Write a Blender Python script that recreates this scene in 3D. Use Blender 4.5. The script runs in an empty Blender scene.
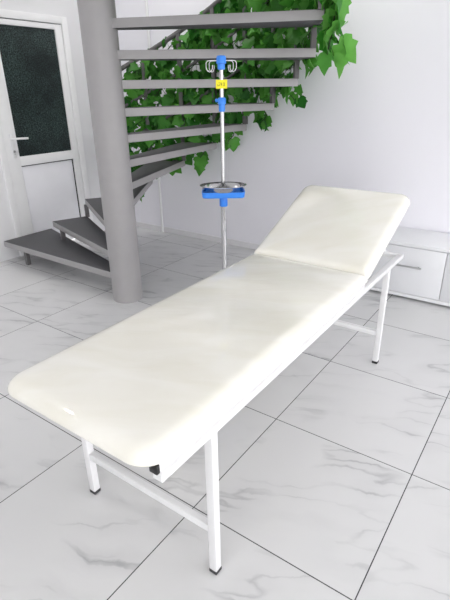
import bpy, bmesh, math, random
from mathutils import Vector, Matrix, Quaternion
random.seed(11)
PI = math.pi
scene = bpy.context.scene
COL = scene.collection

# ------------------------------------------------------------------ helpers
def link(o, parent=None):
    COL.objects.link(o)
    if parent is not None:
        o.parent = parent
    return o

def tag(o, label, cat, group=None):
    o['label'] = label
    o['category'] = cat
    if group:
        o['group'] = group
    return o

def thing(name, label, cat, loc=(0, 0, 0), group=None, rotz=0.0):
    o = bpy.data.objects.new(name, None)
    o.empty_display_size = .1
    link(o)
    o.location = loc
    o.rotation_euler = (0, 0, rotz)
    return tag(o, label, cat, group)

def structure(o):
    o['kind'] = 'structure'
    return o

def obj(name, bm, mats, parent=None, smooth=None, loc=None):
    """links the bmesh as ONE mesh object; smooth = auto-smooth angle in degrees.  Geometry is given in world
    coordinates when the parent sits away from the origin: it is moved into the parent's frame here."""
    bmesh.ops.recalc_face_normals(bm, faces=bm.faces[:])
    if parent is not None:
        p = parent
        off = Vector((0, 0, 0))
        m = Matrix.Identity(4)
        while p is not None:
            m = p.matrix_basis @ m
            p = p.parent
        bmesh.ops.transform(bm, matrix=m.inverted(), verts=bm.verts[:])
    me = bpy.data.meshes.new(name)
    bm.to_mesh(me)
    bm.free()
    if not isinstance(mats, (list, tuple)):
        mats = [mats]
    for m_ in mats:
        me.materials.append(m_)
    if smooth is not None:
        for p_ in me.polygons:
            p_.use_smooth = True
        try:
            me.set_sharp_from_angle(angle=math.radians(smooth))
        except Exception:
            pass
    o = bpy.data.objects.new(name, me)
    link(o, parent)
    return o

def add_box(bm, lo, hi, bevel=0.0, seg=2, mi=0):
    c = [(a + b) / 2 for a, b in zip(lo, hi)]
    s = [abs(b - a) for a, b in zip(lo, hi)]
    r = bmesh.ops.create_cube(bm, size=1.0, matrix=Matrix.Translation(c) @ Matrix.Diagonal((*s, 1)))
    fs = set()
    for v in r['verts']:
        for f in v.link_faces:
            fs.add(f)
    for f in fs:
        f.material_index = mi
    if bevel > 0:
        es = set()
        for f in fs:
            for e in f.edges:
                es.add(e)
        bmesh.ops.bevel(bm, geom=list(es), offset=bevel, segments=seg, profile=.5, affect='EDGES', clamp_overlap=True)
    return r['verts']

def box(lo, hi, bevel=0.0, seg=2):
    bm = bmesh.new()
    add_box(bm, lo, hi, bevel, seg)
    return bm

def add_bar(bm, a, b, w, h=None, up=(0, 0, 1), bevel=0.0):
    """square tube from a to b (w across, h along 'up')"""
    h = w if h is None else h
    a = Vector(a); b = Vector(b)
    d = (b - a)
    L = d.length
    z = d.normalized()
    u = Vector(up)
    x = u.cross(z)
    if x.length < 1e-5:
        x = Vector((1, 0, 0)).cross(z)
        if x.length < 1e-5:
            x = Vector((0, 1, 0)).cross(z)
    x.normalize()
    y = z.cross(x).normalized()
    m = Matrix((x, y, z)).transposed().to_4x4()
    m.translation = (a + b) / 2
    n0 = len(bm.verts)
    r = bmesh.ops.create_cube(bm, size=1.0, matrix=m @ Matrix.Diagonal((w, h, L, 1)))
    if bevel > 0:
        es = set()
        for v in r['verts']:
            for e in v.link_edges:
                es.add(e)
        bmesh.ops.bevel(bm, geom=list(es), offset=bevel, segments=2, profile=.5, affect='EDGES', clamp_overlap=True)

def add_tube(bm, pts, r, seg=10, cap=True):
    pts = [Vector(p) for p in pts]
    rings = []
    n = len(pts)
    prev_x = None
    for i, p in enumerate(pts):
        if i == 0:
            t = pts[1] - pts[0]
        elif i == n - 1:
            t = pts[-1] - pts[-2]
        else:
            t = (pts[i + 1] - p).normalized() + (p - pts[i - 1]).normalized()
        t.normalize()
        if prev_x is None:
            ref = Vector((0, 0, 1)) if abs(t.z) < .9 else Vector((1, 0, 0))
            x = ref.cross(t).normalized()
        else:
            x = prev_x - t * prev_x.dot(t)
            x.normalize()
        prev_x = x
        y = t.cross(x)
        rr = r[i] if isinstance(r, (list, tuple)) else r
        rings.append([bm.verts.new(p + x * rr * math.cos(2 * PI * k / seg) + y * rr * math.sin(2 * PI * k / seg)) for k in range(seg)])
    for a, b in zip(rings[:-1], rings[1:]):
        for k in range(seg):
            bm.faces.new((a[k], a[(k + 1) % seg], b[(k + 1) % seg], b[k]))
    if cap:
        bm.faces.new(rings[0][::-1])
        bm.faces.new(rings[-1])

def add_lathe(bm, prof, c=(0, 0, 0), seg=32, sx=1.0, sy=1.0, close=True):
    """prof: list of (r, z)"""
    rings = []
    for r, z in prof:
        if r < 1e-6:
            rings.append([bm.verts.new((c[0], c[1], c[2] + z))])
        else:
            rings.append([bm.verts.new((c[0] + sx * r * math.cos(2 * PI * k / seg), c[1] + sy * r * math.sin(2 * PI * k / seg), c[2] + z)) for k in range(seg)])
    for a, b in zip(rings[:-1], rings[1:]):
        for k in range(seg):
            k2 = (k + 1) % seg
            if len(a) == 1 and len(b) == 1:
                continue
            if len(a) == 1:
                bm.faces.new((a[0], b[k2], b[k]))
            elif len(b) == 1:
                bm.faces.new((a[k], a[k2], b[0]))
            else:
                bm.faces.new((a[k], a[k2], b[k2], b[k]))
    if close:
        if len(rings[0]) > 1:
            bm.faces.new(rings[0][::-1])
        if len(rings[-1]) > 1:
            bm.faces.new(rings[-1])

def prism(bm, poly, z0, z1, bevel=0.0):
    a = [bm.verts.new((x, y, z0)) for x, y in poly]
    b = [bm.verts.new((x, y, z1)) for x, y in poly]
    n = len(poly)
    f = [bm.faces.new(a[::-1]), bm.faces.new(b)]
    for i in range(n):
        f.append(bm.faces.new((a[i], a[(i + 1) % n], b[(i + 1) % n], b[i])))
    if bevel:
        es = set(e for ff in f for e in ff.edges)
        bmesh.ops.bevel(bm, geom=list(es), offset=bevel, segments=2, profile=.5, affect='EDGES', clamp_overlap=True)

def round_rect(w, l, r, n=8, r2=None):
    """outline of a w x l rectangle centred on 0 with corner radius r"""
    pts = []
    q = r if r2 is None else r2                          # r at the +y end, q at the -y end
    for (cx, cy, a0, r) in ((w / 2 - r, l / 2 - r, 0, r), (-w / 2 + r, l / 2 - r, PI / 2, r), (-w / 2 + q, -l / 2 + q, PI, q), (w / 2 - q, -l / 2 + q, 1.5 * PI, q)):
        for k in range(n + 1):
            a = a0 + PI / 2 * k / n
            pts.append((cx + r * math.cos(a), cy + r * math.sin(a)))
    return pts

def cushion(w, l, t, rc, re, crown=.006, rc2=None, hr=.06):
    """upholstered slab, bottom at z=0, soft rounded edges of radius re, corner radius rc, slightly crowned top"""
    bm = bmesh.new()
    prof = [(re * .35, 0.0), (re * .1, t * .06), (0.0, t * .18), (0.0, max(t - re, t * .22))]   # (inset, z)
    zb = prof[-1][1]
    for k in range(1, 10):
        a = PI / 2 * k / 9
        prof.append((hr * (1 - math.cos(a)), zb + (t - zb) * math.sin(a)))
    for d in (.02, .05, .09, .14):
        prof.append((hr + d, t + crown * (1 - math.exp(-d / .05))))
    prof.append((min(w, l) / 2 - .03, t + crown))
    rings = []
    for ins, z in prof:
        r = max(rc - ins, .012)
        rings.append([bm.verts.new((x, y, z)) for x, y in round_rect(w - 2 * ins, l - 2 * ins, r, 8, r if rc2 is None else max(rc2 - ins, .012))])
    n = len(rings[0])
    for a, b in zip(rings[:-1], rings[1:]):
        for k in range(n):
            bm.faces.new((a[k], a[(k + 1) % n], b[(k + 1) % n], b[k]))
    bm.faces.new(rings[0][::-1])
    bm.faces.new(rings[-1])
    return bm

# ------------------------------------------------------------------ materials
def new_mat(name):
    m = bpy.data.materials.new(name)
    m.use_nodes = True
    nt = m.node_tree
    b = nt.nodes['Principled BSDF']
    return m, nt, b

def lin(r, g, b):
    f = lambda c: (c / 255 / 12.92) if c / 255 <= .04045 else ((c / 255 + .055) / 1.055) ** 2.4
    return (f(r), f(g), f(b), 1)

def N(nt, t, **kw):
    n = nt.nodes.new(t)
    for k, v in kw.items():
        if k.startswith('in_'):
            n.inputs[int(k[3:]) if k[3:].isdigit() else k[3:].replace('_', ' ')].default_value = v
        else:
            setattr(n, k, v)
    return n

def L(nt, a, b):
    nt.links.new(a, b)

def simple(name, col, rough=.5, metal=0.0, coat=0.0, spec=.5, bump=None, vary=None, coat_rough=.05):
    """plain paint / plastic / metal with a light procedural variation (vary) and bump (scale, strength)"""
    m, nt, b = new_mat(name)
    b.inputs['Roughness'].default_value = rough
    b.inputs['Metallic'].default_value = metal
    b.inputs['Coat Weight'].default_value = coat
    b.inputs['Coat Roughness'].default_value = coat_rough
    b.inputs['Specular IOR Level'].default_value = spec
    tc = N(nt, 'ShaderNodeTexCoord')
    v = vary or (8.0, .04)
    nz = N(nt, 'ShaderNodeTexNoise')
    nz.inputs['Scale'].default_value = v[0]
    nz.inputs['Detail'].default_value = 4
    L(nt, tc.outputs['Object'], nz.inputs['Vector'])
    mx = N(nt, 'ShaderNodeMix', data_type='RGBA')
    c = Vector(col[:3])
    mx.inputs[6].default_value = (*(c * (1 - v[1])), 1)
    mx.inputs[7].default_value = (*[min(1, q) for q in (c * (1 + v[1]))], 1)
    L(nt, nz.outputs['Fac'], mx.inputs[0])
    L(nt, mx.outputs[2], b.inputs['Base Color'])
    if bump:
        nb = N(nt, 'ShaderNodeTexNoise')
        nb.inputs['Scale'].default_value = bump[0]
        nb.inputs['Detail'].default_value = 3
        L(nt, tc.outputs['Object'], nb.inputs['Vector'])
        bp = N(nt, 'ShaderNodeBump')
        bp.inputs['Strength'].default_value = bump[1]
        bp.inputs['Distance'].default_value = .002
        L(nt, nb.outputs['Fac'], bp.inputs['Height'])
        L(nt, bp.outputs['Normal'], b.inputs['Normal'])
    return m

def math_node(nt, op, a, b=None, c=None, clamp=False):
    n = N(nt, 'ShaderNodeMath', operation=op, use_clamp=clamp)
    for i, v in enumerate((a, b, c)):
        if v is None:
            continue
        if isinstance(v, (int, float)):
            n.inputs[i].default_value = v
        else:
            L(nt, v, n.inputs[i])
    return n.outputs[0]

def tile_material():
    m, nt, b = new_mat('marble_floor_tile')
    T = .6
    tc = N(nt, 'ShaderNodeTexCoord')
    sp = N(nt, 'ShaderNodeSeparateXYZ')
    L(nt, tc.outputs['Object'], sp.inputs[0])
    x = math_node(nt, 'DIVIDE', sp.outputs[0], T)
    y = math_node(nt, 'DIVIDE', sp.outputs[1], T)
    ix = math_node(nt, 'FLOOR', x)
    iy = math_node(nt, 'FLOOR', y)
    fx = math_node(nt, 'FRACT', x)
    fy = math_node(nt, 'FRACT', y)
    # distance to the nearest joint, metres
    dx = math_node(nt, 'MULTIPLY', math_node(nt, 'MINIMUM', fx, math_node(nt, 'SUBTRACT', 1.0, fx)), T)
    dy = math_node(nt, 'MULTIPLY', math_node(nt, 'MINIMUM', fy, math_node(nt, 'SUBTRACT', 1.0, fy)), T)
    d = math_node(nt, 'MINIMUM', dx, dy)
    joint = math_node(nt, 'LESS_THAN', d, .0019)
    # every tile has its own piece of the marble print
    ident = N(nt, 'ShaderNodeCombineXYZ')
    L(nt, ix, ident.inputs[0]); L(nt, iy, ident.inputs[1])
    wn = N(nt, 'ShaderNodeTexWhiteNoise', noise_dimensions='3D')
    L(nt, ident.outputs[0], wn.inputs['Vector'])
    off = N(nt, 'ShaderNodeVectorMath', operation='MULTIPLY')
    L(nt, wn.outputs['Color'], off.inputs[0])
    off.inputs[1].default_value = (7, 5, 9)
    loc = N(nt, 'ShaderNodeCombineXYZ')
    L(nt, math_node(nt, 'MULTIPLY', fx, T), loc.inputs[0]); L(nt, math_node(nt, 'MULTIPLY', fy, T), loc.inputs[1])
    rot = N(nt, 'ShaderNodeVectorRotate', rotation_type='Z_AXIS')
    L(nt, loc.outputs[0], rot.inputs['Vector'])
    rot.inputs['Angle'].default_value = math.radians(-24)
    add = N(nt, 'ShaderNodeVectorMath', operation='ADD')
    L(nt, rot.outputs[0], add.inputs[0]); L(nt, off.outputs[0], add.inputs[1])
    # warp, then stretch so that veins run along the tile
    wz = N(nt, 'ShaderNodeTexNoise')
    wz.inputs['Scale'].default_value = 5.0
    wz.inputs['Detail'].default_value = 5
    L(nt, add.outputs[0], wz.inputs['Vector'])
    ws = N(nt, 'ShaderNodeVectorMath', operation='MULTIPLY_ADD')
    L(nt, wz.outputs['Color'], ws.inputs[0])
    ws.inputs[1].default_value = (.18, .14, 0)
    L(nt, add.outputs[0], ws.inputs[2])
    st = N(nt, 'ShaderNodeVectorMath', operation='MULTIPLY')
    L(nt, ws.outputs[0], st.inputs[0])
    st.inputs[1].default_value = (1.0, 5.2, 1)
    v1 = N(nt, 'ShaderNodeTexNoise')
    v1.inputs['Scale'].default_value = 1.5
    v1.inputs['Detail'].default_value = 3.0
    v1.inputs['Roughness'].default_value = .4
    L(nt, st.outputs[0], v1.inputs['Vector'])
    ridge = math_node(nt, 'ABSOLUTE', math_node(nt, 'SUBTRACT', v1.outputs['Fac'], .5))
    vein = N(nt, 'ShaderNodeMapRange')
    L(nt, ridge, vein.inputs['Value'])
    vein.inputs['From Min'].default_value = .0
    vein.inputs['From Max'].default_value = .024
    vein.inputs['To Min'].default_value = 1.0
    vein.inputs['To Max'].default_value = 0.0
    # veins come and go
    gz = N(nt, 'ShaderNodeTexNoise')
    gz.inputs['Scale'].default_value = 3.4
    gz.inputs['Detail'].default_value = 2
    L(nt, add.outputs[0], gz.inputs['Vector'])
    gate = N(nt, 'ShaderNodeMapRange')
    L(nt, gz.outputs['Fac'], gate.inputs['Value'])
    gate.inputs['From Min'].default_value = .42
    gate.inputs['From Max'].default_value = .68
    vg = math_node(nt, 'MULTIPLY', vein.outputs[0], gate.outputs[0])
    # soft grey clouds
    cl = N(nt, 'ShaderNodeMapRange')
    L(nt, ridge, cl.inputs['Value'])
    cl.inputs['From Min'].default_value = 0
    cl.inputs['From Max'].default_value = .16
    cl.inputs['To Min'].default_value = .5
    cl.inputs['To Max'].default_value = 0
    cg = math_node(nt, 'MULTIPLY', cl.outputs[0], gate.outputs[0])
    fac = math_node(nt, 'ADD', math_node(nt, 'MULTIPLY', vg, .52), math_node(nt, 'MULTIPLY', cg, .36), clamp=True)
    mx = N(nt, 'ShaderNodeMix', data_type='RGBA')
    L(nt, fac, mx.inputs[0])
    mx.inputs[6].default_value = TILE_WHITE
    mx.inputs[7].default_value = TILE_VEIN
    mj = N(nt, 'ShaderNodeMix', data_type='RGBA')
    L(nt, joint, mj.inputs[0])
    L(nt, mx.outputs[2], mj.inputs[6])
    mj.inputs[7].default_value = lin(52, 54, 58)
    L(nt, mj.outputs[2], b.inputs['Base Color'])
    b.inputs['Specular IOR Level'].default_value = .75
    rr = N(nt, 'ShaderNodeMix', data_type='FLOAT')
    L(nt, joint, rr.inputs[0])
    rr.inputs[2].default_value = .27
    rr.inputs[3].default_value = .8
    L(nt, rr.outputs[0], b.inputs['Roughness'])
    bp = N(nt, 'ShaderNodeBump')
    bp.inputs['Strength'].default_value = .5
    bp.inputs['Distance'].default_value = .001
    L(nt, math_node(nt, 'SUBTRACT', 1.0, joint), bp.inputs['Height'])
    L(nt, bp.outputs['Normal'], b.inputs['Normal'])
    return m

TILE_WHITE = lin(216, 216, 217)
TILE_VEIN = lin(152, 153, 157)
M = {}
M['tile'] = tile_material()
M['wall'] = simple('grey_white_wall_paint', lin(238, 237, 244), .75, bump=(60, .12), vary=(1.2, .035))
M['wall_door'] = simple('white_wall_paint', lin(228, 228, 231), .75, bump=(60, .12), vary=(1.5, .03))
M['ceiling'] = simple('ceiling_paint', lin(250, 250, 250), .85)
M['wall_window'] = simple('white_window_wall_paint', lin(248, 248, 248), .8)
M['skirting'] = simple('skirting_tile', lin(226, 225, 228), .35)
M['upvc'] = simple('white_upvc', lin(240, 240, 242), .3)
M['upvc_panel'] = simple('white_upvc_panel', lin(234, 234, 240), .35)
M['gasket'] = simple('black_gasket', lin(26, 27, 30), .7)
M['white_metal'] = simple('white_powder_coat', lin(232, 232, 234), .28)
M['tread_top_and_under_shade'] = simple('anti_slip_coating_and_underside_shade', lin(80, 80, 83), .6, bump=(140, .5), vary=(25, .12))
M['rail_paint'] = simple('dark_grey_railing_paint', lin(98, 96, 97), .45, vary=(14, .06))
M['steel_paint'] = simple('grey_metal_paint', lin(160, 158, 159), .42, spec=.5, bump=(220, .10), vary=(14, .05))
M['black_plastic'] = simple('black_plastic', lin(22, 22, 24), .45)
M['rubber'] = simple('dark_rubber', lin(52, 52, 55), .7)
M['chrome'] = simple('polished_steel', lin(196, 196, 198), .16, metal=1.0)
M['satin'] = simple('satin_steel', lin(196, 196, 198), .3, metal=1.0)
M['blue'] = simple('blue_plastic', lin(58, 138, 238), .32)
M['yellow'] = simple('yellow_sticker', lin(246, 236, 30), .5)
M['ink'] = simple('dark_ink', lin(92, 84, 20), .6)
M['cab'] = simple('white_laminate', lin(238, 239, 242), .3)
M['cab_front'] = simple('pale_grey_laminate', lin(226, 227, 231), .3)
M['stem'] = simple('vine_stem_plastic', lin(38, 62, 26), .6)

# obscure dark glass of the door
def door_glass():
    m, nt, b = new_mat('dark_patterned_glass')
    tc = N(nt, 'ShaderNodeTexCoord')
    nz = N(nt, 'ShaderNodeTexNoise')
    nz.inputs['Scale'].default_value = 95
    nz.inputs['Detail'].default_value = 3
    nz.inputs['Roughness'].default_value = .7
    L(nt, tc.outputs['Object'], nz.inputs['Vector'])
    rp = N(nt, 'ShaderNodeMapRange')
    L(nt, nz.outputs['Fac'], rp.inputs['Value'])
    rp.inputs['From Min'].default_value = .42
    rp.inputs['From Max'].default_value = .78
    mx = N(nt, 'ShaderNodeMix', data_type='RGBA')
    L(nt, rp.outputs[0], mx.inputs[0])
    mx.inputs[6].default_value = lin(20, 26, 27)
    mx.inputs[7].default_value = lin(92, 112, 110)
    n2 = N(nt, 'ShaderNodeTexNoise')
    n2.inputs['Scale'].default_value = 3.2
    n2.inputs['Detail'].default_value = 2
    L(nt, tc.outputs['Object'], n2.inputs['Vector'])
    r2_ = N(nt, 'ShaderNodeMapRange')
    L(nt, n2.outputs['Fac'], r2_.inputs['Value'])
    r2_.inputs['From Min'].default_value = .38
    r2_.inputs['From Max'].default_value = .62
    r2_.inputs['To Min'].default_value = .3
    L(nt, math_node(nt, 'MULTIPLY', rp.outputs[0], r2_.outputs[0]), mx.inputs[0])
    L(nt, mx.outputs[2], b.inputs['Base Color'])
    b.inputs['Roughness'].default_value = .3
    b.inputs['Specular IOR Level'].default_value = .3
    bp = N(nt, 'ShaderNodeBump')
    bp.inputs['Strength'].default_value = .45
    bp.inputs['Distance'].default_value = .004
    L(nt, nz.outputs['Fac'], bp.inputs['Height'])
    L(nt, bp.outputs['Normal'], b.inputs['Normal'])
    return m
M['glass'] = door_glass()

def vinyl():
    """cream vinyl under a glossy clear film with faint creases"""
    m, nt, b = new_mat('cream_vinyl_in_clear_film')
    tc = N(nt, 'ShaderNodeTexCoord')
    st = N(nt, 'ShaderNodeVectorMath', operation='MULTIPLY')
    L(nt, tc.outputs['Object'], st.inputs[0])
    st.inputs[1].default_value = (2.2, 6.5, 3)
    rt = N(nt, 'ShaderNodeVectorRotate', rotation_type='Z_AXIS')
    L(nt, tc.outputs['Object'], rt.inputs['Vector'])
    rt.inputs['Angle'].default_value = math.radians(-30)
    L(nt, rt.outputs[0], st.inputs[0])
    nz = N(nt, 'ShaderNodeTexNoise')
    nz.inputs['Scale'].default_value = 1.6
    nz.inputs['Detail'].default_value = 5
    nz.inputs['Distortion'].default_value = .6
    L(nt, st.outputs[0], nz.inputs['Vector'])
    mx = N(nt, 'ShaderNodeMix', data_type='RGBA')
    rp = N(nt, 'ShaderNodeMapRange')
    L(nt, nz.outputs['Fac'], rp.inputs['Value'])
    rp.inputs['From Min'].default_value = .35
    rp.inputs['From Max'].default_value = .7
    L(nt, rp.outputs[0], mx.inputs[0])
    mx.inputs[6].default_value = lin(244, 242, 235)
    mx.inputs[7].default_value = lin(237, 234, 223)
    L(nt, mx.outputs[2], b.inputs['Base Color'])
    b.inputs['Roughness'].default_value = .42
    b.inputs['Coat Weight'].default_value = 1.0
    b.inputs['Coat Roughness'].default_value = .035
    bp = N(nt, 'ShaderNodeBump')
    bp.inputs['Strength'].default_value = .2
    bp.inputs['Distance'].default_value = .01
    L(nt, nz.outputs['Fac'], bp.inputs['Height'])
    L(nt, bp.outputs['Normal'], b.inputs['Coat Normal'])
    return m
M['vinyl'] = vinyl()

def leaf_mat(name, c0, c1):
    m, nt, b = new_mat(name)
    out = nt.nodes['Material Output']
    ge = N(nt, 'ShaderNodeNewGeometry')
    mx = N(nt, 'ShaderNodeMix', data_type='RGBA')
    L(nt, ge.outputs['Random Per Island'], mx.inputs[0])
    mx.inputs[6].default_value = c0
    mx.inputs[7].default_value = c1
    L(nt, mx.outputs[2], b.inputs['Base Color'])
    b.inputs['Roughness'].default_value = .45
    b.inputs['Specular IOR Level'].default_value = .3
    tr = N(nt, 'ShaderNodeBsdfTranslucent')
    L(nt, mx.outputs[2], tr.inputs['Color'])
    ms = N(nt, 'ShaderNodeMixShader')
    ms.inputs[0].default_value = .35
    L(nt, b.outputs[0], ms.inputs[1])
    L(nt, tr.outputs[0], ms.inputs[2])
    L(nt, ms.outputs[0], out.inputs['Surface'])
    return m
M['leaf'] = leaf_mat('artificial_ivy_leaf', lin(32, 100, 28), lin(98, 170, 68))
M['leaf_lit'] = leaf_mat('lit_artificial_ivy_leaf', lin(52, 138, 40), lin(120, 192, 88))  # lighter copy of the ivy leaf: light on the strand put into its colour

# ------------------------------------------------------------------ the room
XL, XR, YB, YF, ZC = -3.12, 4.1, .87, -6.2, 2.95      # left (door) wall, right wall, back wall, front wall, ceiling
o = structure(obj('floor', box((XL - .2, YF - .2, -.12), (XR + .2, YB + .2, 0)), M['tile']))
o = structure(obj('ceiling', box((XL - .2, YF - .2, ZC), (XR + .2, YB + .2, ZC + .12)), M['ceiling']))
o = structure(obj('wall_back', box((XL - .2, YB, 0), (XR + .2, YB + .15, ZC)), M['wall']))

# door opening in the left wall
DY0, DY1, DZ1 = -.47, .405, 1.985
bm = bmesh.new()
add_box(bm, (XL - .15, YF, 0), (XL, DY0, ZC))
add_box(bm, (XL - .15, DY1, 0), (XL, YB, ZC))
add_box(bm, (XL - .15, DY0, DZ1), (XL, DY1, ZC))
structure(obj('wall_left', bm, M['wall_door']))

# right wall: shop-front windows towards the daylight (outside the photograph)
def window_wall(name, axis, pos, lo, hi, openings, outward, mat):
    bm = bmesh.new()
    t = .15 * outward
    def bx(a0, a1, z0, z1):
        if axis == 'x':
            add_box(bm, (min(pos, pos + t), a0, z0), (max(pos, pos + t), a1, z1))
        else:
            add_box(bm, (a0, min(pos, pos + t), z0), (a1, max(pos, pos + t), z1))
    cur = lo
    for (a0, a1, z0, z1) in openings:
        bx(cur, a0, 0, ZC)
        bx(a0, a1, 0, z0)
        bx(a0, a1, z1, ZC)
        cur = a1
    bx(cur, hi, 0, ZC)
    return structure(obj(name, bm, mat))

WR = [(-3.0, -1.3, .05, 2.0), (-1.1, .7, .05, 2.0)]
WF = [(1.3, 3.9, .05, 2.2)]
window_wall('wall_right', 'x', XR, YF, YB, WR, 1, M['wall_window'])
window_wall('wall_front', 'y', YF, XL, XR, WF, -1, M['wall_window'])
wn = 0
for axis, pos, ws, outw in (('x', XR, WR, 1), ('y', YF, WF, -1)):
    for (a0, a1, z0, z1) in ws:
        wn += 1
        bm = bmesh.new()
        c = pos + .07 * outw
        w = .06
        for (p0, p1, q0, q1) in ((a0, a0 + w, z0, z1), (a1 - w, a1, z0, z1), (a0 + w, a1 - w, z0, z0 + w), (a0 + w, a1 - w, z1 - w, z1), ((a0 + a1) / 2 - w / 2, (a0 + a1) / 2 + w / 2, z0 + w, z1 - w)):
            if axis == 'x':
                add_box(bm, (c - .03, p0, q0), (c + .03, p1, q1))
            else:
                add_box(bm, (p0, c - .03, q0), (p1, c + .03, q1))
        structure(obj('window_%d' % wn, bm, M['upvc']))
        # daylight portal in the opening
        ld = bpy.data.lights.new('daylight_portal', 'AREA')
        ld.shape = 'RECTANGLE'
        ld.size = a1 - a0
        ld.size_y = z1 - z0
        ld.cycles.is_portal = True
        lo_ = bpy.data.objects.new('daylight_portal', ld)
        link(lo_)
        if axis == 'x':
            lo_.matrix_world = Matrix.Translation((pos + .14, (a0 + a1) / 2, (z0 + z1) / 2)) @ Matrix(((0, 0, 1, 0), (1, 0, 0, 0), (0, 1, 0, 0), (0, 0, 0, 1)))
        else:
            lo_.matrix_world = Matrix.Translation(((a0 + a1) / 2, pos - .14, (z0 + z1) / 2)) @ Matrix(((1, 0, 0, 0), (0, 0, -1, 0), (0, 1, 0, 0), (0, 0, 0, 1)))

# round fill lamps added under the ceiling, out of view, to even the light
for (lx, ly, e_) in ((-2.15, .28, 8), (-.75, .22, 11), (1.35, .1, 2), (2.7, -.2, 3), (-2.35, -2.3, 7), (.2, -3.2, 5)):
    ld = bpy.data.lights.new('ceiling_fill_lamp', 'AREA')
    ld.shape = 'DISK'
    ld.size = .13
    ld.energy = e_
    ld.color = (1.0, .97, .93)
    lo_ = bpy.data.objects.new('ceiling_fill_lamp', ld)
    link(lo_)
    lo_.location = (lx, ly, ZC - .01)

# low tile skirting along the back wall
structure(obj('baseboard_back', box((XL, YB - .012, 0), (XR, YB, .055), .002), M['skirting']))

# ------------------------------------------------------------------ the door in the left wall
door = bpy.data.objects.new('door_1', None)
link(door)
door.location = (XL, (DY0 + DY1) / 2, 0)
structure(door)
door['label'] = 'white plastic door with dark patterned glass behind the first steps of the spiral staircase'
FX = XL + .018                                        # face of the frame
bm = bmesh.new()
fw = .058
add_box(bm, (XL - .07, DY0, 0), (FX, DY0 + fw, DZ1), .004)
add_box(bm, (XL - .07, DY1 - fw, 0), (FX, DY1, DZ1), .004)
add_box(bm, (XL - .07, DY0 + fw - .004, DZ1 - fw), (FX, DY1 - fw + .004, DZ1), .004)
obj('door_frame', bm, M['upvc'], door, 40)
ly0, ly1, lz0, lz1 = DY0 + fw + .004, DY1 - fw - .004, .012, DZ1 - fw - .004
gy0, gy1, gz0, gz1 = -.288, .275, .865, 1.88
pz1 = .785
LX = XL + .006
bm = bmesh.new()
add_box(bm, (XL - .06, ly0, lz0), (LX, gy0, lz1), .005)
add_box(bm, (XL - .06, gy1, lz0), (LX, ly1, lz1), .005)
add_box(bm, (XL - .06, gy0 - .003, gz1), (LX, gy1 + .003, lz1), .005)
add_box(bm, (XL - .06, gy0 - .003, pz1), (LX, gy1 + .003, gz0), .005)
add_box(bm, (XL - .06, gy0 - .003, lz0), (LX, gy1 + .003, lz0 + .09), .005)
leaf = obj('door_leaf', bm, M['upvc'], door, 40)
obj('glass_pane', box((XL - .035, gy0 - .002, gz0 - .002), (XL - .012, gy1 + .002, gz1 + .002)), M['glass'], door)
obj('lower_panel', box((XL - .035, gy0 + .004, lz0 + .085), (XL - .008, gy1 - .014, pz1 - .008), .002), M['upvc_panel'], door, 40)
bm = bmesh.new()
add_box(bm, (XL - .03, gy1 - .014, lz0 + .09), (XL - .010, gy1, pz1))
add_box(bm, (XL - .03, gy0, pz1 - .008), (XL - .010, gy1 - .014, pz1))
obj('panel_gasket', bm, M['gasket'], door)
bm = bmesh.new()                                       # dark joint between leaf and frame
add_box(bm, (XL - .05, ly1 - .002, lz0), (XL - .004, DY1 - fw + .002, DZ1 - fw + .002))
add_box(bm, (XL - .05, DY0 + fw - .002, lz1 - .002), (XL - .004, ly1, DZ1 - fw + .002))
obj('frame_gasket', bm, M['gasket'], door)
hy = -.335
bm = box((LX - .002, hy - .016, .86), (LX + .008, hy + .016, 1.06), .004)
plate = obj('handle_plate', bm, M['white_metal'], door, 40)
bm = bmesh.new()
add_tube(bm, [(LX, hy, 1.02), (LX + .045, hy, 1.02), (LX + .052, hy + .01, 1.02), (LX + .052, hy + .125, 1.016)], .0095, 10)
obj('lever', bm, M['white_metal'], plate, 50)
bm = bmesh.new()
add_tube(bm, [(LX, hy, .915), (LX + .014, hy, .915)], .011, 12)
add_tube(bm, [(LX, hy, .893), (LX + .014, hy, .893)], .005, 8)
obj('lock_cylinder', bm, M['satin'], plate, 50)

# ------------------------------------------------------------------ white pipe on the back wall
bm = bmesh.new()
add_tube(bm, [(-2.545, YB - .02, .0), (-2.545, YB - .02, ZC)], .0135, 12)
tag(obj('wall_pipe', bm, M['white_metal'], None, 60), 'thin white vertical pipe on the back wall behind the spiral staircase', 'pipe')

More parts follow.
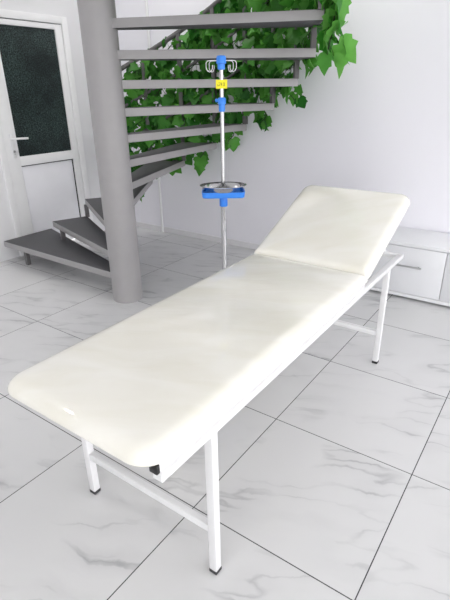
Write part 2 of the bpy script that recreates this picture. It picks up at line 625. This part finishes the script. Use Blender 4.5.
# ------------------------------------------------------------------ spiral staircase
CX, CY, RC, RO = -1.577, -.593, .1055, 1.283
STEP = math.radians(14.159)
A0 = math.radians(179.787)
ZT = lambda k: .0104 + .1584 * k                        # top of tread k
AB = lambda k: A0 - STEP * k                             # angle of its rear edge
pol = lambda a, r: (CX + r * math.cos(a), CY + r * math.sin(a))
stair = thing('spiral_staircase', 'grey painted metal spiral staircase winding round a thick round column', 'staircase', (CX, CY, 0))
bm = bmesh.new()
add_lathe(bm, [(RC, .0), (RC, ZC)], (CX, CY, 0), 48)
obj('column', bm, M['steel_paint'], stair, 40)
NT = 13
TH = .05
for k in range(1, NT + 1):
    z1 = ZT(k)
    a0, a1 = AB(k - 1), AB(k)
    inner = .045
    am = (a0 + a1) / 2
    tx, ty = -math.sin(am), math.cos(am)
    cxm, cym = pol(am, RC * .55)
    pf = (cxm + tx * inner, cym + ty * inner)
    pb = (cxm - tx * inner, cym - ty * inner)
    if k == 1:                                          # first tread runs out to the door wall
        z1 = .185
        poly = [pf, (XL + .03, -.612), (XL + .03, -.115), pb]
    else:
        poly = [pf, pol(a0, RO), pol(a1, RO), pb]
    bm = bmesh.new()
    prism(bm, poly, z1 - TH, z1, .003)
    bm.normal_update()
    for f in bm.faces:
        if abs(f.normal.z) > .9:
            f.material_index = 1  # anti-slip coat on top; on the underside the same dark colour paints its shade
    obj('tread', bm, [M['steel_paint'], M['tread_top_and_under_shade']], stair, 40)
# feet under the first tread, short posts between the lowest treads
def post(name, a, r, z0, z1, w=.034):
    x, y = pol(a, r)
    bm = bmesh.new()
    ca, sa = math.cos(a), math.sin(a)
    add_bar(bm, (x, y, z0), (x, y, z1), w, w, up=(ca, sa, 0), bevel=.002)
    return obj(name, bm, M['rail_paint'], stair, 40)
post('post', math.radians(178.6), 1.27, 0, .185 - TH + .002)
post('post', math.radians(168), 1.22, 0, .185 - TH + .002)
post('post', AB(1) - .02, 1.14, .183, ZT(2) - TH + .002)
post('post', AB(2), 1.255, ZT(2) - .002, ZT(3) - TH + .002)
for k in range(3, NT):
    top = ZT(k) + 1.0
    post('baluster', AB(k), RO - .02, ZT(k) - .002, top, .032)
RAILS = (1.0, .71, .43)
def helix(a_from, a_to, r, dz, n):
    pts = []
    for i in range(n + 1):
        a = a_from + (a_to - a_from) * i / n
        x, y = pol(a, r)
        pts.append((x, y, .0104 + .1584 * (A0 - a) / STEP + dz))
    return pts
for i, dz in enumerate(RAILS):
    bm = bmesh.new()
    add_tube(bm, helix(AB(3), AB(NT - 1), RO - .02, dz, 40), .019 if i == 0 else .012, 10)
    obj('handrail' if i == 0 else 'railing_bar', bm, M['rail_paint'], stair, 50)

# ------------------------------------------------------------------ artificial ivy
HALF = [(0, 0), (.20, -.15), (.42, -.06), (.55, .15), (.45, .27), (.52, .52), (.35, .58), (.19, .80), (0, 1.04)]
def add_leaf(bm, p, tip, nrm, s):
    tip = Vector(tip).normalized()
    nrm = Vector(nrm)
    nrm = (nrm - tip * nrm.dot(tip))
    if nrm.length < 1e-4:
        nrm = tip.orthogonal()
    nrm.normalize()
    sx = tip.cross(nrm)
    fold = random.uniform(.1, .38)
    droop = random.uniform(.1, .4)
    def P(u, v):
        z = fold * abs(u) - droop * (v - .25) ** 2 + .05 * math.sin(9 * u + 5 * v)
        return Vector(p) + (sx * u + tip * v + nrm * z) * s
    vein = [bm.verts.new(P(0, v)) for v in (0, .3, .62, 1.02)]
    for sg in (1, -1):
        hv = [None] + [bm.verts.new(P(sg * u, v)) for u, v in HALF[1:-1]] + [None]
        hv[0] = vein[0]; hv[-1] = vein[3]
        quads = [(vein[0], hv[1], hv[2]), (vein[0], hv[2], hv[3], vein[1]), (vein[1], hv[3], hv[4]), (vein[1], hv[4], hv[5], vein[2]), (vein[2], hv[5], hv[6]), (vein[2], hv[6], hv[7], vein[3])]
        for q in quads:
            bm.faces.new(q if sg > 0 else q[::-1])

def garland(name, label, path, spacing, size, spread, mat, group='artificial ivy garlands on the staircase', droopy=.5):
    """a vine along path with leaves on both sides: parts vine_stem and foliage"""
    path = [Vector(p) for p in path]
    t = thing(name, label, 'ivy garland', tuple(path[0]), group)
    bm = bmesh.new()
    add_tube(bm, path, .004, 6)
    lb = bmesh.new()
    stems = bm
    seglen = [(b - a).length for a, b in zip(path[:-1], path[1:])]
    total = sum(seglen)
    n = max(2, int(total / spacing))
    for i in range(n):
        s = total * (i + random.random()) / n
        j = 0
        while j < len(seglen) - 1 and s > seglen[j]:
            s -= seglen[j]
            j += 1
        q = path[j].lerp(path[j + 1], min(1, s / seglen[j]))
        out = Vector((q.x - CX, q.y - CY, 0)).normalized()
        side = Vector((-out.y, out.x, 0))
        off = out * random.uniform(-.05, .06) + side * random.uniform(-.05, .05) + Vector((0, 0, random.uniform(-spread[0], spread[1])))
        base = q + off
        mid = q + off * .5 + Vector((0, 0, .01))
        add_tube(stems, [q, mid, base], .0014, 4)
        tip = Vector((0, 0, -1)) * droopy + Vector((random.gauss(0, .5), random.gauss(0, .5), random.gauss(-.1, .4)))
        nr = out * random.choice((1, -1, -1)) * random.uniform(.4, 1) + Vector((random.gauss(0, .35), random.gauss(0, .35), random.uniform(0, .7)))
        add_leaf(lb, base, tip, nr, size * random.uniform(.75, 1.2))
    obj('vine_stem', stems, M['stem'], t, 60)
    f = obj('foliage', lb, mat, t)
    for p_ in f.data.polygons:
        p_.use_smooth = True
    return t

def wobble(pts, amp):
    ph = random.uniform(0, 6)
    return [(x, y, z + amp * math.sin(i * 1.7 + ph) + random.uniform(-amp, amp) * .4) for i, (x, y, z) in enumerate(pts)]
a_lo = math.radians(134)
a_hi = math.radians(10)
garland('ivy_garland', 'dark green leafy garland wound along the topmost sloping handrail of the staircase',
        wobble(helix(math.radians(131), a_hi, RO - .01, .93, 40), .03), .0100, .098, (.14, .06), M['leaf'])
garland('ivy_garland', 'dark green leafy garland wound along the middle railing bar of the staircase',
        wobble(helix(a_lo, a_hi, RO - .01, .68, 40), .03), .0100, .098, (.14, .10), M['leaf'])
garland('ivy_garland', 'dark green leafy garland wound along the lowest railing bar of the staircase',
        wobble(helix(a_lo, a_hi, RO - .01, .42, 40), .03), .0100, .098, (.14, .10), M['leaf'])
garland('ivy_garland', 'green leafy garland trailing along the outer ends of the treads under the railing bars',
        wobble(helix(a_lo, math.radians(24), RO + .0, .17, 40), .04), .0135, .096, (.12, .10), M['leaf'])

def strand(label, ang, r, z_top, z_bot, n_sp, size, mat, spread=(.03, .03)):
    x, y = pol(math.radians(ang), r)
    n = 7
    pts = []
    for i in range(n):
        u = i / (n - 1)
        pts.append((x + .025 * math.sin(u * 5 + ang), y + .02 * math.cos(u * 4 + ang), z_top + (z_bot - z_top) * u))
    return garland('ivy_strand', label, pts, n_sp, size, spread, mat, 'ivy strands hanging from the staircase', 1.2)
strand('bright green large-leaved strand hanging over the right ends of the two highest visible treads', 23, 1.31, 2.15, 1.56, .02, .13, M['leaf_lit'], (.06, .03))
strand('short green ivy strand hanging below the right end of the third highest visible tread', 59, 1.31, 1.42, 1.29, .028, .105, M['leaf'])
strand('green ivy tuft hanging below the right end of the fourth highest visible tread', 74, 1.31, 1.25, 1.13, .024, .10, M['leaf'])
strand('thin green ivy strand hanging just right of the pole above the steel dish', 89, 1.31, 1.04, .93, .04, .10, M['leaf'])
strand('pair of green ivy leaves hanging just left of the pole above the steel dish', 102, 1.31, .88, .75, .05, .115, M['leaf'])
strand('green ivy strand hanging at the top right of the white wall pipe', 113, 1.31, .84, .73, .038, .115, M['leaf'])
strand('single small ivy sprig low behind the right edge of the grey column', 129.6, 1.31, .62, .43, .08, .09, M['leaf'])

# ------------------------------------------------------------------ examination couch
FXL, FXR = -.378, .221                                   # outer sides of the frame
YN, YFAR = -2.155, -.255
couch = thing('examination_couch', 'white metal examination couch with cream padded seat and raised backrest', 'examination couch', ((FXL + FXR) / 2, (YN + YFAR) / 2, 0))
T = .03
zf0, zf1 = .538, .561
for sx in (FXL, FXR - T):
    obj('side_rail', box((sx, YN, zf0), (sx + T, YFAR, zf1), .002), M['white_metal'], couch, 40)
obj('end_rail', box((FXL + T, YFAR - T, zf0), (FXR - T, YFAR, zf1), .002), M['white_metal'], couch, 40)
obj('end_rail', box((FXL + T, -1.957 , zf0), (FXR - T, -1.957 + T, zf1), .002), M['white_metal'], couch, 40)
LT = .027
for lx in (FXL + .012, FXR - LT):
    for ly in (-1.964, -.490):
        lg = obj('leg', box((lx, ly, .012), (lx + LT, ly + LT, zf0 + .002), .002), M['white_metal'], couch, 40)
        obj('foot_cap', box((lx - .001, ly - .001, 0), (lx + LT + .001, ly + LT + .001, .014), .002), M['rubber'], lg, 40)
for ly in (-1.964, -.490):
    obj('cross_bar', box((FXL + T - .002, ly + .004, .165), (FXR - T + .002, ly + T - .004, .192), .002), M['white_metal'], couch, 40)
# pad frame tubes standing on the rails, with black plugs in the near ends
HY = -.80
zp0, zp1 = zf1, zf1 + .024
for px, in ((FXL + .010,), (FXR - .034,)):
    pr = obj('pad_tube', box((px, YN + .004, zp0 - .001), (px + .024, HY - .01, zp1), .002), M['white_metal'], couch, 40)
    obj('end_plug', box((px - .0005, YN - .006, zp0 - .0005), (px + .0245, YN + .006, zp1 + .0005), .002), M['black_plastic'], pr, 40)
# seat cushion
PW = .600
PCX = (FXL + FXR) / 2
SY0, SY1 = -2.195, HY
bm = cushion(PW, SY1 - SY0, .043, .02, .034, .004, .075, .055)
bmesh.ops.translate(bm, verts=bm.verts[:], vec=(PCX, (SY0 + SY1) / 2, zp1))
obj('seat_cushion', bm, M['vinyl'], couch, 50)
# backrest cushion, hinged at HY and raised
ang = math.radians(23.5)
BL = .635
bm = cushion(PW - .002, BL, .05, .06, .038, .004, .02, .045)
bmesh.ops.translate(bm, verts=bm.verts[:], vec=(0, BL / 2, 0))
mr = Matrix.Translation((PCX, HY - .006, zp1 + .003)) @ Matrix.Rotation(ang, 4, 'X')
bmesh.ops.transform(bm, matrix=mr, verts=bm.verts[:])
obj('backrest_cushion', bm, M['vinyl'], couch, 50)
# backrest frame and its prop
bm = bmesh.new()
for sx in (-.27, .246):
    add_box(bm, (sx, .03, -.022), (sx + .024, BL - .06, 0), .002)
add_box(bm, (-.246, BL - .1, -.022), (.246, BL - .076, 0), .002)
bmesh.ops.transform(bm, matrix=mr, verts=bm.verts[:])
obj('backrest_frame', bm, M['white_metal'], couch, 40)
pt = mr @ Vector((0, BL - .25, -.02))
for sx in (-.2, .2):
    bm = bmesh.new()
    add_bar(bm, (PCX + sx, pt.y, pt.z), (PCX + sx, YFAR - .015, zf1 - .005), .018, bevel=.001)
    obj('backrest_prop', bm, M['white_metal'], couch, 40)

# ------------------------------------------------------------------ infusion stand
IX, IY = -.705, -.598
iv = thing('infusion_stand', 'chrome drip stand with blue plastic fittings standing behind the couch', 'drip stand', (IX, IY, 0))
bm = bmesh.new()
add_lathe(bm, [(.045, .055), (.05, .062), (.05, .095), (.03, .125), (.02, .135)], (IX, IY, 0), 24)
obj('base_hub', bm, M['blue'], iv, 40)
for k in range(5):
    a = 2 * PI * k / 5 + .35
    d = Vector((math.cos(a), math.sin(a), 0))
    c = Vector((IX, IY, 0))
    bm = bmesh.new()
    add_tube(bm, [c + d * .03 + Vector((0, 0, .085)), c + d * .16 + Vector((0, 0, .08)), c + d * .255 + Vector((0, 0, .066))], .0115, 10)
    lg = obj('base_leg', bm, M['satin'], iv, 50)
    bm = bmesh.new()
    w = c + d * .255
    s = Vector((-d.y, d.x, 0))
    for q in (-1, 1):
        add_tube(bm, [w + s * (.006 * q) + Vector((0, 0, .024)), w + s * (.017 * q) + Vector((0, 0, .024))], .024, 16)
    add_tube(bm, [w + Vector((0, 0, .024)), w + Vector((0, 0, .07))], .006, 8)
    obj('caster', bm, M['rubber'], lg, 50)
def cyl(name, prof, mat, parent, seg=24):
    bm = bmesh.new()
    add_lathe(bm, prof, (IX, IY, 0), seg)
    return obj(name, bm, mat, parent, 40)
cyl('lower_pole', [(.0155, .11), (.0155, .80)], M['chrome'], iv)
cyl('upper_pole', [(.0105, .79), (.0105, 1.50)], M['chrome'], iv)
cyl('tray_collar', [(.021, .775), (.023, .78), (.023, .835), (.019, .842)], M['blue'], iv)
# blue tray
TY = .838
bm = bmesh.new()
va = math.atan2(IY + 2.734, IX - .823)                    # tray is turned towards the couch
mt = Matrix.Translation((IX, IY, TY)) @ Matrix.Rotation(va + PI / 2, 4, 'Z')
def tray_ring(w, l, r, z):
    return [bm.verts.new((x, y, z)) for x, y in round_rect(w, l, r, 5)]
R_ = [tray_ring(.224, .14, .02, -.006), tray_ring(.232, .150, .022, .0), tray_ring(.236, .155, .022, .026), tray_ring(.224, .143, .018, .026), tray_ring(.218, .137, .018, .018)]
R_in = [[v for v in R_[0]]]
n = len(R_[0])
for a, b in zip(R_[:-1], R_[1:]):
    for i in range(n):
        bm.faces.new((a[i], a[(i + 1) % n], b[(i + 1) % n], b[i]))
bm.faces.new(R_in[0][::-1])
bm.faces.new(R_[-1])
bmesh.ops.remove_doubles(bm, verts=bm.verts[:], dist=1e-5)
bmesh.ops.transform(bm, matrix=mt, verts=bm.verts[:])
obj('tray', bm, M['blue'], iv, 30)
cm = cyl('height_clamp', [(.0125, 1.268), (.0165, 1.272), (.0165, 1.302), (.021, 1.306), (.021, 1.330), (.017, 1.335), (.0105, 1.337)], M['blue'], iv)
bm = bmesh.new()
sd = (mt.to_3x3() @ Vector((1, -.3, 0))).normalized()
c = Vector((IX, IY, 1.322))
add_tube(bm, [c + sd * .015, c + sd * .03, c + sd * .034], [.006, .01, .008], 10)
obj('knob', bm, M['blue'], cm, 40)
cyl('hook_head', [(.0125, 1.463), (.0185, 1.467), (.0185, 1.49), (.025, 1.492), (.025, 1.518), (.02, 1.527), (0, 1.53)], M['blue'], iv)
for k in range(4):
    a = math.radians((18, 162, 200, 340)[k])
    d = (mt.to_3x3() @ Vector((math.cos(a), math.sin(a), 0))).normalized()
    c = Vector((IX, IY, 0))
    prof = [(.015, 1.505), (.06, 1.505), (.072, 1.503), (.079, 1.494), (.079, 1.472), (.073, 1.459), (.062, 1.454), (.051, 1.459), (.046, 1.472), (.046, 1.485)]
    ext = 1.0 if k in (0, 1) else .82
    bm = bmesh.new()
    add_tube(bm, [c + d * r * ext + Vector((0, 0, z)) for r, z in prof], .0019, 8)
    obj('hook', bm, M['white_metal'], iv, 60)
# yellow sticker folded round the pole
f3 = mt.to_3x3()
ex, ey = f3 @ Vector((-1, 0, 0)), f3 @ Vector((0, 1, 0))
tcn = Vector((IX, IY, 1.398))
bm = bmesh.new()
add_bar(bm, tcn + ey * .012 - ex * .029, tcn + ey * .012 + ex * .029, .002, .041, up=(0, 0, 1))
tg = obj('sticker', bm, M['yellow'], iv)
bm = bmesh.new()
for j, sh in enumerate((((0, .006, .010, .006), (-.004, 0, -.004, -.008), (.004, 0, .004, -.008), (-.005, -.007, .005, -.007)),
                        ((-.005, .004, .005, .004), (0, .008, 0, -.008), (-.005, -.002, .005, -.002)),
                        ((-.005, .006, .005, .006), (-.004, .0, .005, .0), (.0, .006, .0, -.007), (-.006, -.007, .006, -.007)))):
    for (u0, w0, u1, w1) in sh:
        b0 = tcn + ey * .0135 + ex * (-.015 + .014 * j)
        add_bar(bm, b0 + ex * u0 + Vector((0, 0, w0)), b0 + ex * u1 + Vector((0, 0, w1)), .0016, .0008, up=tuple(ey))
obj('printed_marks', bm, M['ink'], tg)

# steel dish lying in the tray
bm = bmesh.new()
prof = [(0, .004), (.080, .004), (.104, .010), (.117, .032), (.129, .037), (.130, .034), (.120, .029), (.108, .006), (.092, .0), (0, .0)]
add_lathe(bm, [(r, z) for r, z in prof], (0, 0, 0), 40, 1.0, .74)
bmesh.ops.transform(bm, matrix=Matrix.Translation((IX, IY, TY + .0185)) @ Matrix.Rotation(va + PI / 2, 4, 'Z'), verts=bm.verts[:])
for v in bm.verts:
    pass
tag(obj('steel_dish', bm, M['chrome'], None, 40), 'shiny shallow oval steel dish lying in the blue tray of the drip stand', 'dish')

# ------------------------------------------------------------------ low white cabinet at the back wall
KX0, KX1, KY0, KY1, KZ = -.17, 1.26, .462, YB - .014, .407
cab = thing('low_cabinet', 'low white drawer cabinet with bar handles standing against the back wall', 'cabinet', ((KX0 + KX1) / 2, (KY0 + KY1) / 2, 0))
bm = bmesh.new()
add_box(bm, (KX0, KY0 + .018, .02), (KX0 + .018, KY1, KZ - .022))
add_box(bm, (KX1 - .018, KY0 + .018, .02), (KX1, KY1, KZ - .022))
add_box(bm, (KX0 + .018, KY1 - .01, .04), (KX1 - .018, KY1, KZ - .022))
for q in (.318, .79):
    add_box(bm, (q - .009, KY0 + .02, .04), (q + .009, KY1 - .01, KZ - .022))
obj('body', bm, M['cab'], cab)
obj('top_panel', box((KX0 - .006, KY0 - .006, KZ - .022), (KX1 + .006, KY1, KZ), .002), M['cab'], cab, 40)
obj('bottom_panel', box((KX0 - .002, KY0 - .002, .018), (KX1 + .002, KY1 - .01, .042), .002), M['cab'], cab, 40)
for fx in (KX0 + .05, (KX0 + KX1) / 2, KX1 - .05):
    for fy in (KY0 + .06, KY1 - .05):
        bm = bmesh.new()
        add_lathe(bm, [(.02, 0), (.02, .019)], (fx, fy, 0), 16)
        obj('foot', bm, M['black_plastic'], cab, 40)
cuts = (KX0 + .003, .318, .79, KX1 - .003)
for a, b in zip(cuts[:-1], cuts[1:]):
    dr = obj('drawer', box((a + .002, KY0, .046), (b - .002, KY0 + .017, KZ - .027), .0015), M['cab_front'], cab, 40)
    m_ = (a + b) / 2 + .01
    bm = bmesh.new()
    add_tube(bm, [(m_ - .092, KY0 - .028, .252), (m_ + .092, KY0 - .028, .252)], .0065, 10)
    for s in (-.07, .07):
        add_tube(bm, [(m_ + s, KY0 + .001, .252), (m_ + s, KY0 - .028, .252)], .005, 8)
    obj('handle', bm, M['satin'], dr, 50)

# ------------------------------------------------------------------ daylight
w = bpy.data.worlds.new('World')
scene.world = w
w.use_nodes = True
nt = w.node_tree
bg = nt.nodes['Background']
tc = N(nt, 'ShaderNodeTexCoord')
sp = N(nt, 'ShaderNodeSeparateXYZ')
L(nt, tc.outputs['Generated'], sp.inputs[0])
rp = N(nt, 'ShaderNodeValToRGB')
mr_ = N(nt, 'ShaderNodeMapRange')
L(nt, sp.outputs[2], mr_.inputs['Value'])
mr_.inputs['From Min'].default_value = -1
mr_.inputs['From Max'].default_value = 1
L(nt, mr_.outputs[0], rp.inputs[0])
e = rp.color_ramp.elements
e[0].position = .46
e[0].color = (.42, .42, .41, 1)
e[1].position = .52
e[1].color = (1.0, .99, .97, 1)
e2 = rp.color_ramp.elements.new(1.0)
e2.color = (.97, .98, 1.0, 1)
L(nt, rp.outputs[0], bg.inputs['Color'])
bg.inputs['Strength'].default_value = 5.8

# ------------------------------------------------------------------ camera
cam = bpy.data.cameras.new('camera')
cam.sensor_fit = 'AUTO'
cam.sensor_width = 36
cam.lens = 468.92 / 600 * 36
cam.clip_start = .05
co = bpy.data.objects.new('camera', cam)
link(co)
pitch, roll, yaw = .4202, -.0172, 2.1922
cy_, sy_ = math.cos(yaw), math.sin(yaw)
fwd = Vector((cy_ * math.cos(pitch), sy_ * math.cos(pitch), -math.sin(pitch)))
right = Vector((sy_, -cy_, 0))
up = right.cross(fwd)
r2 = right * math.cos(roll) + up * math.sin(roll)
u2 = r2.cross(fwd)
mm = Matrix((r2, u2, -fwd)).transposed().to_4x4()
mm.translation = (.8227, -2.7338, 1.3687)
co.matrix_world = mm
scene.camera = co

scene.cycles.use_denoising = True
scene.cycles.max_bounces = 14
scene.cycles.diffuse_bounces = 10
scene.cycles.sample_clamp_indirect = 8
scene.view_settings.view_transform = 'Standard'
scene.view_settings.look = 'None'
scene.view_settings.gamma = 1
scene.view_settings.use_curve_mapping = False
scene.view_settings.exposure = 0.1
